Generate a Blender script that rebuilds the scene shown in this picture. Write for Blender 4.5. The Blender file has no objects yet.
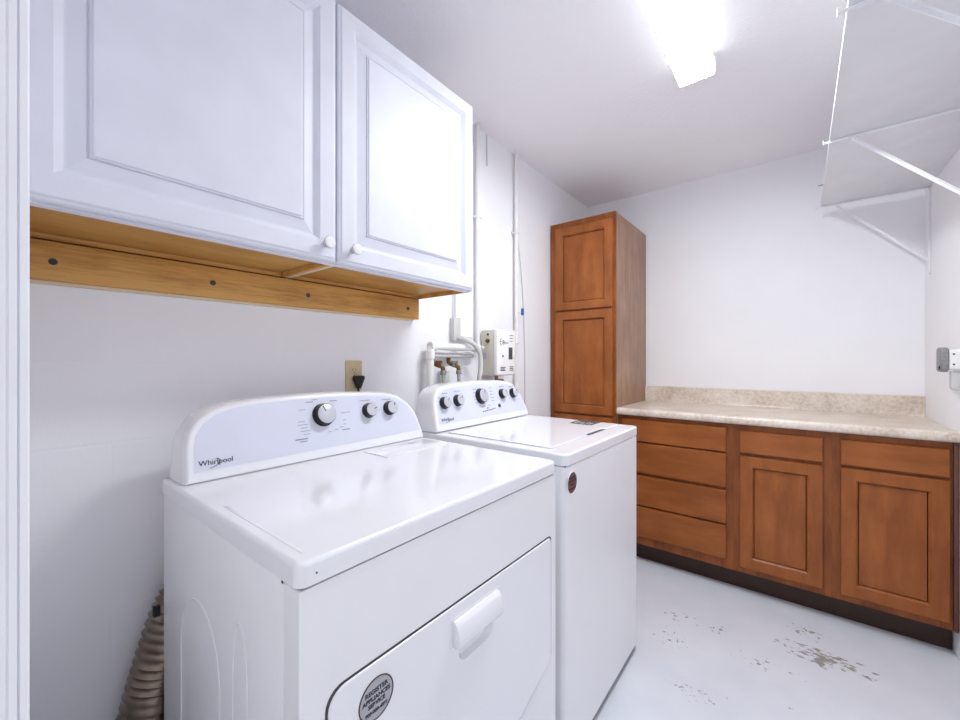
import bpy, bmesh, math, random
from mathutils import Vector, Matrix

S = bpy.context.scene
COL = S.collection
random.seed(4)
W, D, H = 1.804, 3.005, 2.406          # room: x = left wall to right wall, y = doorway to back wall

# ------------------------------------------------------------------ materials
def lin(c):
    return tuple(((v / 255) / 12.92 if v / 255 <= .04045 else ((v / 255 + .055) / 1.055) ** 2.4) for v in c) + (1,)

class NT:
    def __init__(s, name):
        s.m = bpy.data.materials.new(name); s.m.use_nodes = True
        s.t = s.m.node_tree; s.t.nodes.clear()
        s.out = s.n('ShaderNodeOutputMaterial'); s.b = s.n('ShaderNodeBsdfPrincipled')
        s.l(s.b.outputs[0], s.out.inputs[0])
    def n(s, typ, **k):
        x = s.t.nodes.new(typ)
        for a, v in k.items():
            if a in x.inputs: x.inputs[a].default_value = v
            else: setattr(x, a, v)
        return x
    def l(s, a, b): s.t.links.new(a, b)
    def coords(s, scale=(1, 1, 1)):
        tc = s.n('ShaderNodeTexCoord'); mp = s.n('ShaderNodeMapping')
        mp.inputs['Scale'].default_value = scale
        s.l(tc.outputs['Object'], mp.inputs[0]); return mp.outputs[0]
    def noise(s, vec, scale, detail=3, rough=.5):
        x = s.n('ShaderNodeTexNoise'); x.inputs['Scale'].default_value = scale
        x.inputs['Detail'].default_value = detail; x.inputs['Roughness'].default_value = rough
        if vec is not None: s.l(vec, x.inputs['Vector'])
        return x.outputs['Fac']
    def ramp(s, fac, stops):
        r = s.n('ShaderNodeValToRGB'); e = r.color_ramp.elements
        while len(e) < len(stops): e.new(.5)
        for i, (p, c) in enumerate(stops): e[i].position = p; e[i].color = c
        s.l(fac, r.inputs[0]); return r.outputs[0]
    def bump(s, h, strength, dist=.002):
        b = s.n('ShaderNodeBump'); b.inputs['Strength'].default_value = strength
        b.inputs['Distance'].default_value = dist
        s.l(h, b.inputs['Height']); s.l(b.outputs[0], s.b.inputs['Normal'])
    def mix(s, fac, a, b):
        m = s.n('ShaderNodeMix', data_type='RGBA')
        for sock, v in ((m.inputs[0], fac), (m.inputs[6], a), (m.inputs[7], b)):
            if hasattr(v, 'links'): s.l(v, sock)
            else: sock.default_value = v
        return m.outputs[2]
    def math(s, op, a, b=0.0, clamp=False):
        m = s.n('ShaderNodeMath', operation=op, use_clamp=clamp)
        for sock, v in ((m.inputs[0], a), (m.inputs[1], b)):
            if hasattr(v, 'links'): s.l(v, sock)
            else: sock.default_value = v
        return m.outputs[0]

def plain(name, rgb, rough=.5, metal=0., var=.03, scale=9., bump=0., coat=0.):
    t = NT(name); c = lin(rgb); v = t.coords()
    f = t.noise(v, scale, 3)
    lo = tuple(x * (1 - var) for x in c[:3]) + (1,); hi = tuple(min(1, x * (1 + var)) for x in c[:3]) + (1,)
    t.l(t.ramp(f, [(.3, lo), (.7, hi)]), t.b.inputs['Base Color'])
    t.b.inputs['Roughness'].default_value = rough; t.b.inputs['Metallic'].default_value = metal
    if coat: t.b.inputs['Coat Weight'].default_value = coat; t.b.inputs['Coat Roughness'].default_value = .08
    if bump: t.bump(t.noise(v, 220, 2), bump, .001)
    return t.m

def wood(name, dark, light, stretch, rough=.38, grain=1.0):
    t = NT(name); v = t.coords(stretch)
    big = t.noise(v, 3.0, 4, .6); fine = t.noise(v, 22, 5, .7)
    blot = t.noise(t.coords((1, 1, 1)), 5, 2)
    f = t.math('ADD', t.math('MULTIPLY', big, .55), t.math('MULTIPLY', fine, .3 * grain))
    f = t.math('ADD', f, t.math('MULTIPLY', blot, .3))
    t.l(t.ramp(f, [(.42, lin(dark)), (.72, lin(light))]), t.b.inputs['Base Color'])
    t.b.inputs['Roughness'].default_value = rough; t.b.inputs['Specular IOR Level'].default_value = .32
    t.bump(fine, .08, .0006)
    return t.m

M = {}
def mk_wall(name, rgb, amp, block=False, rough=.62):
    t = NT(name); v = t.coords()
    f = t.noise(v, 3, 2)
    c = lin(rgb); lo = tuple(x * .97 for x in c[:3]) + (1,)
    t.l(t.ramp(f, [(.3, lo), (.7, c)]), t.b.inputs['Base Color'])
    t.b.inputs['Roughness'].default_value = rough
    h = t.noise(v, 70, 4, .6)
    if block:                                   # painted block courses, just readable
        tc = t.n('ShaderNodeTexCoord'); sx = t.n('ShaderNodeSeparateXYZ'); t.l(tc.outputs['Object'], sx.inputs[0])
        cb = t.n('ShaderNodeCombineXYZ'); t.l(sx.outputs[1], cb.inputs[0]); t.l(sx.outputs[2], cb.inputs[1])
        br = t.n('ShaderNodeTexBrick'); t.l(cb.outputs[0], br.inputs[0])
        br.inputs['Scale'].default_value = 1.0; br.inputs['Brick Width'].default_value = .405
        br.inputs['Row Height'].default_value = .2; br.inputs['Mortar Size'].default_value = .006
        br.inputs['Mortar Smooth'].default_value = 1.0
        h = t.math('SUBTRACT', t.math('MULTIPLY', h, .5), t.math('MULTIPLY', br.outputs['Fac'], .55))
    t.bump(h, amp, .003)
    return t.m
M['wall'] = mk_wall('painted_wall', (246, 246, 249), .12)
M['wall_block'] = mk_wall('painted_block_wall', (242, 242, 246), .22, True, .55)
t = NT('textured_ceiling'); v = t.coords()
t.b.inputs['Base Color'].default_value = lin((243, 241, 244)); t.b.inputs['Roughness'].default_value = .8
t.bump(t.noise(v, 95, 3, .6), .55, .004); M['ceiling'] = t.m
M['trim'] = plain('white_trim_paint', (240, 240, 246), .4, bump=.05)
M['cab_white'] = plain('white_foil_cabinet', (221, 222, 232), .5, bump=.02)
M['cab_raw'] = plain('unpainted_plywood_edge', (226, 208, 180), .6)
M['appliance'] = plain('white_enamel', (238, 238, 243), .17, var=.004, coat=.3)
M['appliance_body'] = plain('white_enamel_side', (238, 238, 241), .3, var=.01)
M['console_panel'] = plain('pale_grey_console', (216, 219, 234), .3, var=.01)
M['seam'] = plain('dark_gap', (70, 70, 74), .8)
M['black'] = plain('black_plastic', (14, 14, 16), .35)
M['silver'] = plain('silver_plastic', (205, 206, 214), .32, .35)
M['ink'] = plain('dark_ink', (52, 54, 66), .6)
M['ink_soft'] = plain('grey_ink', (150, 152, 164), .6)
M['nickel'] = plain('satin_nickel', (190, 190, 192), .25, 1.)
M['porcelain'] = plain('white_porcelain', (238, 236, 234), .2)
M['steel'] = plain('galvanised_steel', (150, 150, 150), .45, .7, var=.15, scale=120)
M['brass'] = plain('old_brass', (120, 92, 62), .4, .8, var=.2, scale=60)
M['pvc'] = plain('white_painted_pipe', (232, 231, 230), .4)
M['pvc_grey'] = plain('pale_grey_conduit', (205, 204, 202), .5)
M['almond'] = plain('almond_plastic', (206, 188, 150), .45, var=.06)
M['beige_box'] = plain('beige_enamel', (212, 206, 190), .45)
M['blue'] = plain('blue_plastic', (22, 92, 150), .4)
M['hose_grey'] = plain('braided_steel_hose', (176, 174, 172), .4, .5, var=.25, scale=300)
M['rust'] = plain('brown_copper', (116, 74, 52), .4, .6)
M['foil'] = plain('aluminium_foil_duct', (140, 126, 112), .28, 1.0, var=.12, scale=40)
M['shelf'] = plain('white_melamine_shelf', (226, 226, 230), .45)
M['bracket'] = plain('white_enamelled_steel', (240, 240, 244), .35)
M['sticker_grey'] = plain('silver_sticker', (176, 176, 184), .4)
M['sticker_red'] = plain('brown_red_sticker', (122, 78, 72), .4)
M['sticker_edge'] = plain('maroon_sticker_rim', (74, 40, 46), .5)
M['paper'] = plain('white_print', (236, 236, 238), .5)
M['energy'] = plain('charcoal_label', (66, 72, 76), .45)
M['rubber'] = plain('black_rubber', (24, 24, 24), .6)
dk, lt = (138, 76, 33), (178, 106, 54)
M['wood_v'] = wood('stained_maple_upright', dk, lt, (5, 5, 1.1), .36, .5)
M['wood_h'] = wood('stained_maple_level', dk, lt, (1.1, 5, 5), .36, .5)
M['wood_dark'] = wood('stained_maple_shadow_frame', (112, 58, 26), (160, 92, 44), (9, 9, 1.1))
M['wood_side'] = wood('stained_veneer_side', (126, 88, 66), (178, 140, 112), (12, 12, .8), .3)
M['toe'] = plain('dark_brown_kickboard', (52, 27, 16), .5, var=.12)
M['filler'] = plain('dark_brown_filler', (98, 62, 50), .5, var=.1)
M['pine'] = wood('varnished_pine', (148, 97, 42), (214, 165, 96), (12, .7, 12), .5, 1.6)
M['pine_panel'] = wood('varnished_plywood', (174, 124, 60), (206, 158, 90), (3, .9, 3), .5, .8)

t = NT('beige_stone_laminate'); v = t.coords()
f = t.math('ADD', t.math('MULTIPLY', t.noise(v, 75, 6, .7), .6), t.math('MULTIPLY', t.noise(v, 9, 3), .4))
t.l(t.ramp(f, [(.36, lin((192, 174, 156))), (.5, lin((220, 206, 192))), (.66, lin((238, 228, 217)))]), t.b.inputs['Base Color'])
t.b.inputs['Roughness'].default_value = .28; M['laminate'] = t.m

# painted concrete floor with chipped patches
t = NT('painted_concrete'); tc = t.n('ShaderNodeTexCoord'); P = tc.outputs['Object']
chips = None
nz = t.noise(t.coords((1, 1, 1)), 42, 4, .6); nz2 = t.noise(t.coords((1, 2.2, 1)), 20, 4, .65)
for (x, y, rx, ry, thr) in [(1.385, 2.125, .17, .075, .49), (1.33, 2.28, .10, .06, .56), (.86, 2.05, .15, .10, .60), (1.02, 2.06, .06, .06, .57),
                            (.87, 1.87, .12, .09, .58), (1.20, 1.93, .16, .07, .60), (1.02, 1.62, .14, .10, .59), (1.30, 1.75, .10, .05, .62)]:
    mp = t.n('ShaderNodeMapping', vector_type='POINT')
    mp.inputs['Location'].default_value = (-x / rx, -y / ry, 0); mp.inputs['Scale'].default_value = (1 / rx, 1 / ry, 0)
    t.l(P, mp.inputs[0]); ln = t.n('ShaderNodeVectorMath', operation='LENGTH'); t.l(mp.outputs[0], ln.inputs[0])
    fall = t.math('SUBTRACT', 1.0, ln.outputs['Value'], True)
    lvl = t.math('ADD', t.math('MULTIPLY', fall, .16), nz2 if rx > .165 else nz)
    k = t.math('MULTIPLY', t.math('GREATER_THAN', lvl, thr + .12), t.math('GREATER_THAN', fall, .02))
    chips = k if chips is None else t.math('MAXIMUM', chips, k)
base = t.ramp(t.noise(P, 4, 3), [(.3, lin((216, 220, 229))), (.7, lin((226, 229, 236)))])
t.l(t.mix(chips, base, lin((152, 150, 146))), t.b.inputs['Base Color'])
t.b.inputs['Roughness'].default_value = .33
t.bump(t.math('SUBTRACT', t.noise(P, 30, 3), chips), .12, .002); M['floor'] = t.m

t = NT('lamp_diffuser')
t.b.inputs['Base Color'].default_value = lin((240, 240, 240)); t.b.inputs['Roughness'].default_value = .5
t.b.inputs['Emission Color'].default_value = (.955, .995, 1.02, 1); t.b.inputs['Emission Strength'].default_value = 90.0
M['lamp'] = t.m
t = NT('lamp_diffuser_side')
t.b.inputs['Base Color'].default_value = lin((240, 240, 240)); t.b.inputs['Roughness'].default_value = .5
t.b.inputs['Emission Color'].default_value = (.955, .995, 1.02, 1); t.b.inputs['Emission Strength'].default_value = 2.0
M['lamp_side'] = t.m

# ------------------------------------------------------------------ mesh helpers (world coordinates)
def bev(bm, w, seg=2, edges=None):
    if w > 0:
        bmesh.ops.bevel(bm, geom=edges if edges is not None else bm.edges[:], offset=w, segments=seg, affect='EDGES', profile=.5)

def BM(): return bmesh.new()
def merge(bm, other):
    me = bpy.data.meshes.new('tmp'); other.to_mesh(me); other.free(); bm.from_mesh(me); bpy.data.meshes.remove(me); return bm

def box(bm, x0, x1, y0, y1, z0, z1, b=0., seg=2):
    o = BM(); bmesh.ops.create_cube(o, size=1)
    for v in o.verts:
        v.co = Vector(((x0 + x1) / 2 + v.co.x * (x1 - x0), (y0 + y1) / 2 + v.co.y * (y1 - y0), (z0 + z1) / 2 + v.co.z * (z1 - z0)))
    bev(o, b, seg); return merge(bm, o)

def frame_of(d):
    d = Vector(d).normalized(); a = Vector((0, 0, 1)) if abs(d.z) < .9 else Vector((1, 0, 0))
    u = d.cross(a).normalized(); return u, d.cross(u).normalized(), d

def tube(bm, pts, r, seg=12, rad=None, cap=True):
    pts = [Vector(p) for p in pts]; rings = []; u = None
    for i, p in enumerate(pts):
        d = (pts[min(i + 1, len(pts) - 1)] - pts[max(i - 1, 0)]).normalized()
        if u is None: u = frame_of(d)[0]
        u = (u - d * u.dot(d)).normalized(); w = d.cross(u); rr = rad[i] if rad else r
        rings.append([bm.verts.new(p + (u * math.cos(a) + w * math.sin(a)) * rr) for a in [2 * math.pi * k / seg for k in range(seg)]])
    for a, b in zip(rings, rings[1:]):
        for k in range(seg): bm.faces.new((a[k], a[(k + 1) % seg], b[(k + 1) % seg], b[k]))
    if cap: bm.faces.new(rings[0][::-1]); bm.faces.new(rings[-1])
    return bm

def smooth_path(pts, n=6):
    pts = [Vector(p) for p in pts]; out = []
    for i in range(len(pts) - 1):
        p0, p1, p2, p3 = pts[max(i - 1, 0)], pts[i], pts[i + 1], pts[min(i + 2, len(pts) - 1)]
        for k in range(n):
            s = k / n
            out.append(.5 * ((2 * p1) + (p2 - p0) * s + (2 * p0 - 5 * p1 + 4 * p2 - p3) * s * s + (3 * p1 - p0 - 3 * p2 + p3) * s ** 3))
    return out + [pts[-1]]

def lathe(bm, o, d, prof, seg=28):
    """prof: (distance along d, radius)"""
    u, w, d = frame_of(d); o = Vector(o); rings = []
    for (h, r) in prof:
        rings.append([bm.verts.new(o + d * h + (u * math.cos(a) + w * math.sin(a)) * max(r, 1e-5)) for a in [2 * math.pi * k / seg for k in range(seg)]])
    for a, b in zip(rings, rings[1:]):
        for k in range(seg): bm.faces.new((a[k], a[(k + 1) % seg], b[(k + 1) % seg], b[k]))
    bm.faces.new(rings[0][::-1]); bm.faces.new(rings[-1]); return bm

def rings_panel(bm, o, u, v, n, w, h, rings, close_back=True):
    """nested rectangles: (inset, height along n)"""
    o, u, v, n = map(Vector, (o, u, v, n)); rs = []
    for (i, d) in rings:
        rs.append([bm.verts.new(o + u * a + v * b + n * d) for a, b in ((i, i), (w - i, i), (w - i, h - i), (i, h - i))])
    for a, b in zip(rs, rs[1:]):
        for k in range(4): bm.faces.new((a[k], a[(k + 1) % 4], b[(k + 1) % 4], b[k]))
    bm.faces.new(rs[-1])
    if close_back: bm.faces.new(rs[0][::-1])
    return bm

def frame_rings(bm, o, u, v, n, w, h, rings):
    """like rings_panel but an open frame: last ring joins the first"""
    o, u, v, n = map(Vector, (o, u, v, n)); rs = []
    for (i, d) in rings:
        rs.append([bm.verts.new(o + u * a + v * b + n * d) for a, b in ((i, i), (w - i, i), (w - i, h - i), (i, h - i))])
    for a, b in zip(rs, rs[1:] + rs[:1]):
        for k in range(4): bm.faces.new((a[k], a[(k + 1) % 4], b[(k + 1) % 4], b[k]))
    return bm

def prism(bm, poly, ax, t0, t1, b=0., seg=2):
    """extrude a 2D polygon along axis ax ('x': poly=(y,z); 'y': (x,z); 'z': (x,y))"""
    o = BM()
    def mk(p, t): return {'x': (t, p[0], p[1]), 'y': (p[0], t, p[1]), 'z': (p[0], p[1], t)}[ax]
    A = [o.verts.new(mk(p, t0)) for p in poly]; B = [o.verts.new(mk(p, t1)) for p in poly]; n = len(poly)
    for k in range(n): o.faces.new((A[k], A[(k + 1) % n], B[(k + 1) % n], B[k]))
    o.faces.new(A[::-1]); o.faces.new(B)
    bmesh.ops.recalc_face_normals(o, faces=o.faces[:])
    if b: bev(o, b, seg, [e for e in o.edges if len(e.link_faces) == 2 and e.calc_face_angle(0) > .5])
    return merge(bm, o)

def rrect(u0, u1, v0, v1, r, n=6):
    rr = r if isinstance(r, (list, tuple)) else [r] * 4; out = []
    for (cu, cv, a0, q) in ((u0, v0, 180, 0), (u1, v0, 270, 1), (u1, v1, 0, 2), (u0, v1, 90, 3)):
        R = rr[q]; cx = cu + (R if cu == u0 else -R); cy = cv + (R if cv == v0 else -R)
        for k in range(n + 1):
            a = math.radians(a0 + 90 * k / n); out.append((cx + R * math.cos(a), cy + R * math.sin(a)))
    return out

def disc(bm, c, n, r, t, seg=36):
    lathe(bm, c, n, [(0, r), (t * .7, r), (t, r * .985)], seg); return bm

def text_bm(s, size, o, right, up, depth=.0004, align='LEFT', shear=0., bold=0.):
    """lettering as thin relief; o = baseline start"""
    cu = bpy.data.curves.new('t', 'FONT'); cu.body = s; cu.size = size; cu.align_x = align; cu.extrude = depth; cu.shear = shear
    cu.offset = bold; ob = bpy.data.objects.new('t', cu); COL.objects.link(ob)
    dg = bpy.context.evaluated_depsgraph_get(); dg.update()
    me = bpy.data.meshes.new_from_object(ob.evaluated_get(dg))
    bm = BM(); bm.from_mesh(me); bpy.data.meshes.remove(me)
    bpy.data.objects.remove(ob); bpy.data.curves.remove(cu)
    r, u = Vector(right).normalized(), Vector(up).normalized(); n = r.cross(u)
    mt = Matrix((r, u, n)).transposed().to_4x4(); mt.translation = Vector(o)
    bm.transform(mt); return bm

# ------------------------------------------------------------------ object helpers
BASE = {}
def link(name, bm, mat, base, smooth=True, ang=35):
    bmesh.ops.remove_doubles(bm, verts=bm.verts[:], dist=1e-6)
    bmesh.ops.recalc_face_normals(bm, faces=bm.faces[:])
    bm.transform(Matrix.Translation(-Vector(base)))
    me = bpy.data.meshes.new(name); bm.to_mesh(me); bm.free()
    if smooth:
        for p in me.polygons: p.use_smooth = True
        me.set_sharp_from_angle(angle=math.radians(ang))
    me.materials.append(M[mat] if isinstance(mat, str) else mat)
    o = bpy.data.objects.new(name, me); COL.objects.link(o)
    if ang == 50:
        wn = o.modifiers.new('normals', 'WEIGHTED_NORMAL'); wn.keep_sharp = True
    return o

def tag(o, label, cat, group=None):
    o['label'] = label; o['category'] = cat
    if group: o['group'] = group
    return o

def thing(name, label, cat, base, group=None):
    o = bpy.data.objects.new(name, None); o.empty_display_size = .05; COL.objects.link(o); o.location = base
    BASE[o] = Vector(base); return tag(o, label, cat, group)

def part(name, bm, mat, parent, label=None, ang=35):
    base = BASE[parent]; o = link(name, bm, mat, base, ang=ang); o.parent = parent; BASE[o] = base
    if label: o['label'] = label
    return o

def solo(name, bm, mat, base, label, cat, group=None, ang=35):
    o = link(name, bm, mat, base, ang=ang); o.location = base; BASE[o] = Vector(base); return tag(o, label, cat, group)

def struct(name, bm, mat, ang=35):
    o = link(name, bm, mat, (0, 0, 0), ang=ang); o['kind'] = 'structure'; return o

X, Y, Z = Vector((1, 0, 0)), Vector((0, 1, 0)), Vector((0, 0, 1))

# ================================================================== ROOM
struct('floor', box(BM(), -.1, W + .1, -.9, D + .1, -.1, 0), 'floor')
struct('ceiling', box(BM(), -.1, W + .1, -.12, D + .1, H, H + .1), 'ceiling')
struct('wall_left', box(BM(), -.1, 0, -.12, D + .1, 0, H), 'wall_block')
struct('wall_right', box(BM(), W, W + .1, -.12, D + .1, 0, H), 'wall')
struct('wall_back', box(BM(), 0, W, D, D + .1, 0, H), 'wall')
DX0, DX1, DH = .90, 1.712, 2.06
bm = box(BM(), 0, DX0, -.12, 0, 0, H); box(bm, DX1, W, -.12, 0, 0, H); box(bm, DX0, DX1, -.12, 0, DH, H)
struct('wall_front', bm, 'wall')
# door casing round the doorway the camera stands in: stepped profile
def casing(x_in, sgn):
    prof = [(0, 0), (0, .0108), (.0012, .0112), (.0012, .0117), (0, .0122), (0, .0156), (.0022, .0161), (.0022, .0166), (.0005, .0170), (.0005, .0204), (.0015, .0210), (.0030, .0214), (.0085, .0218), (.030, .0225), (.052, .0205), (.055, .0195), (.057, 0)]
    return [(x_in - sgn * a, b + .0005) for a, b in prof]
struct('trim_1', prism(BM(), casing(DX0, 1), 'z', 0, DH + .058), 'trim')
struct('trim_2', prism(BM(), casing(DX1, -1), 'z', 0, DH + .058), 'trim')
struct('trim_3', prism(BM(), [(y, DH + a) for a, y in [(0, 0), (0, .010), (.013, .016), (.03, .0225), (.052, .0205), (.057, 0)]], 'x', DX0, DX1), 'trim')
bm = box(BM(), DX0 - .004, DX0 + .001, -.125, .008, 0, DH); box(bm, DX1 - .001, DX1 + .004, -.125, .008, 0, DH); box(bm, DX0, DX1, -.125, .008, DH - .001, DH + .004)
struct('trim_4', bm, 'trim')

# ================================================================== CEILING LIGHT
L = thing('ceiling_light', 'white fluorescent wraparound light fitting on the ceiling', 'ceiling light', (.983, 1.50, H))
ly0, ly1, lx0, lx1, lz = 1.19, 1.805, .919, 1.047, 2.323
part('housing', box(BM(), lx0 + .012, lx1 - .012, ly0, ly1, 2.376, H, .003), 'bracket', L)
prof = [(lx0 + .004, 2.380), (lx0, 2.372), (lx0, lz + .005), (lx0 + .004, lz), (lx1 - .004, lz), (lx1, lz + .005), (lx1, 2.372), (lx1 - .004, 2.380)]
df = part('diffuser', prism(BM(), prof, 'y', ly0 + .006, ly1 - .006), 'lamp', L, 'glowing white acrylic diffuser')
df.data.materials.append(M['lamp_side'])
for p_ in df.data.polygons:
    if p_.normal.z > -.9: p_.material_index = 1
big = [(lx0 - .002, 2.395), (lx0 - .002, lz + .004), (lx0 + .0035, lz - .002), (lx1 - .0035, lz - .002), (lx1 + .002, lz + .004), (lx1 + .002, 2.395)]
for a, b in ((ly0, ly0 + .007), (ly1 - .007, ly1)):
    part('end_cap', prism(BM(), big, 'y', a, b, .001), 'bracket', L)

# ================================================================== WHITE WALL CABINET
C = thing('wall_cabinet', 'white two-door wall cabinet with raised-panel doors above the dryer', 'wall cabinet', (0.002, .613, 1.464))
y0, y1, zb, zt = .036, 1.192, 1.464, 2.184; xf = .305; ym = .611
bm = box(BM(), .002, xf - .02, y0, y0 + .012, zb, zt); box(bm, .002, xf - .02, y1 - .012, y1, zb, zt)
box(bm, .002, xf - .02, y0 + .0122, y1 - .0122, zt - .012, zt); box(bm, .002, .0075, y0 + .0122, y1 - .0122, zb + .025, zt - .0122)
part('carcass', bm, 'cab_white', C)
bm = box(BM(), xf - .0195, xf, y0, y1, zb, zb + .03); box(bm, xf - .0195, xf, y0, y1, zt - .04, zt)
for a, b in ((y0, y0 + .04), (ym - .04, ym + .04), (y1 - .04, y1)): box(bm, xf - .0195, xf, a, b, zb + .0302, zt - .0402)
part('face_frame', bm, 'cab_white', C)
part('bottom_panel', box(BM(), .008, xf - .02, y0 + .012, ym - .014, zb + .014, zb + .024), 'pine_panel', C, 'bare wood underside panel')
part('bottom_panel', box(BM(), .008, xf - .02, ym + .014, y1 - .012, zb + .014, zb + .024), 'pine_panel', C, 'bare wood underside panel')
bm = box(BM(), .008, xf - .02, ym - .013, ym - .001, zb, zb + .03)
part('partition', bm, 'pine', C, 'bare wood partition edge')
part('partition', box(BM(), .008, xf - .02, ym + .001, ym + .013, zb, zb + .03), 'cab_raw', C, 'pale bare partition edge')
part('side_strip', box(BM(), .008, xf - .021, y1 - .0135, y1 - .0115, zb - .001, zb + .016), 'pine', C, 'bare wood lower edge')
part('hanging_rail', box(BM(), .008, .026, y0 + .012, y1 - .013, zb + .001, zb + .013), 'pine', C, 'bare wood rail at the back')
rings = [(0, .001), (0, .011), (.003, .0155), (.008, .0165), (.0085, .0185), (.011, .020), (.049, .020), (.050, .0185), (.053, .0165), (.060, .0105), (.062, .0085), (.066, .0085), (.090, .0145), (.0905, .0125), (.093, .0125), (.0935, .0165), (.0975, .0168), (.098, .0195), (.100, .020)]
def cab_door(ya, yb):
    d = part('door', rings_panel(BM(), (xf, ya, 1.468), Y, Z, X, yb - ya, 2.180 - 1.468, rings), 'cab_white', C, ang=14)
    return d
d1 = cab_door(.030, .6085); d2 = cab_door(.6135, 1.192)
for d, yk in ((d1, .574), (d2, .657)):
    k = part('knob', lathe(BM(), (xf + .0195, yk, 1.510), X, [(0, .008), (.004, .008), (.006, .0055), (.014, .0055), (.017, .012), (.020, .0155), (.023, .0158), (.025, .0150), (.0252, .0128), (.0262, .0120), (.0270, .0080), (.0272, .0001)]), 'nickel', d, 'round satin nickel knob with a white centre')
    k.data.materials.append(M['porcelain'])
    for p_ in k.data.polygons:
        if p_.center.x > xf + .0195 + .0250 - BASE[k].x and p_.normal.x > .3: p_.material_index = 1

BT = thing('wall_batten', 'varnished pine batten screwed to the wall under the white cabinet', 'wooden batten', (.001, .6, 1.375))
part('board', box(BM(), .001, .036, .026, 1.175, 1.375, 1.460, .002), 'pine', BT)
part('backing_strip', box(BM(), .001, .02, .026, 1.14, 1.369, 1.3748), 'cab_raw', BT, 'pale strip behind the lower edge')
for y in (.102, .406, .681, 1.113):
    s = lathe(BM(), (.0358, y, 1.416), X, [(0, .0075), (.0012, .0072), (.0014, .004), (.0008, .001)], 16)
    part('screw', s, 'seam', BT)

# ================================================================== APPLIANCES
def console(root, prof, zb_, xb, lean, xback, panel_prof, rim):
    """prof: (y,z) outline of the front, base at zb_, front leans back"""
    fx = lambda z: xb - (z - zb_) * lean
    o = BM(); n = len(prof)
    cy = sum(p[0] for p in prof) / n
    F = [o.verts.new((fx(z), y, z)) for y, z in prof]
    G = [o.verts.new((fx(z) - .020, cy + (y - cy) * 1.012, z + (.004 if z > zb_ + .03 else 0))) for y, z in prof]
    B = [o.verts.new((xback, cy + (y - cy) * 1.012, max(zb_, z + (.002 if z > zb_ + .03 else 0)))) for y, z in prof]
    for a, b in ((F, G), (G, B)):
        for k in range(n): o.faces.new((a[k], a[(k + 1) % n], b[(k + 1) % n], b[k]))
    o.faces.new(F); o.faces.new(B[::-1])
    bmesh.ops.recalc_face_normals(o, faces=o.faces[:])
    fs = set(F); bev(o, .006, 3, [e for e in o.edges if e.verts[0] in fs and e.verts[1] in fs])
    c = part('console', o, 'appliance', root, ang=50)
    p = BM(); off = .0006
    A = [p.verts.new((fx(z) + off, y, z)) for y, z in panel_prof]; Bk = [p.verts.new((fx(z) - .002, y, z)) for y, z in panel_prof]; m = len(panel_prof)
    for k in range(m): p.faces.new((A[k], A[(k + 1) % m], Bk[(k + 1) % m], Bk[k]))
    p.faces.new(A); p.faces.new(Bk[::-1])
    cp = part('control_panel', p, 'console_panel', c, 'pale grey control panel with printed dial marks')
    return c, cp, fx

def knob_with_face(c, fx, lean, y, z, r, ang, depth=.021):
    n = Vector((1, 0, lean)).normalized(); o = Vector((fx(z) + .0008, y, z)); up = Vector((-lean, 0, 1)).normalized()
    k = lathe(BM(), o, n, [(0, r * 1.14), (.0025, r * 1.14), (.0035, r * 1.03), (depth * .8, r), (depth * .95, r * .99), (depth, r * .95)], 40)
    a = math.radians(ang)
    # silver cap and pointer joined as separate shapes of the knob: cap slightly proud of the skirt
    cap = lathe(BM(), o + n * (depth - .0002), n, [(0, r * .93), (.0018, r * .93), (.003, r * .86), (.0032, .0001)], 40)
    d = up * math.cos(a) + Y * math.sin(a); s = n.cross(d).normalized()
    q = BM(); b0 = o + n * (depth + .003)
    vs = [q.verts.new(b0 + d * t + s * w + n * h) for h in (-.001, .0006) for t, w in ((r * .30, -.0011), (r * .30, .0011), (r * .86, .0014), (r * .86, -.0014))]
    for f in ((0, 1, 2, 3), (7, 6, 5, 4), (0, 4, 5, 1), (1, 5, 6, 2), (2, 6, 7, 3), (3, 7, 4, 0)): q.faces.new([vs[i] for i in f])
    kb = part('knob', k, 'black', c, 'control knob with black skirt and silver face')
    me = kb.data
    bm2 = BM(); bm2.from_mesh(me); me.materials.append(M['silver']); me.materials.append(M['ink'])
    for src, mi in ((cap, 1), (q, 2)):
        bmesh.ops.recalc_face_normals(src, faces=src.faces[:])
        src.transform(Matrix.Translation(-BASE[c]))
        nf = len(bm2.faces); merge(bm2, src); bm2.faces.ensure_lookup_table()
        for f in bm2.faces[nf:]: f.material_index = mi
    bm2.to_mesh(me); bm2.free()
    for p_ in me.polygons: p_.use_smooth = True
    me.set_sharp_from_angle(angle=math.radians(35))
    return kb

def dashes(fx, lean, items):
    """printed marks: (y, z, width, height)"""
    bm = BM()
    for (y, z, w, h) in items:
        vs = [bm.verts.new((fx(zz) + .0013 + dx, yy, zz)) for dx in (-.0008, 0) for yy, zz in ((y - w / 2, z - h / 2), (y + w / 2, z - h / 2), (y + w / 2, z + h / 2), (y - w / 2, z + h / 2))]
        for f in ((0, 1, 2, 3), (7, 6, 5, 4), (0, 4, 5, 1), (1, 5, 6, 2), (2, 6, 7, 3), (3, 7, 4, 0)): bm.faces.new([vs[i] for i in f])
    return bm

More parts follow.
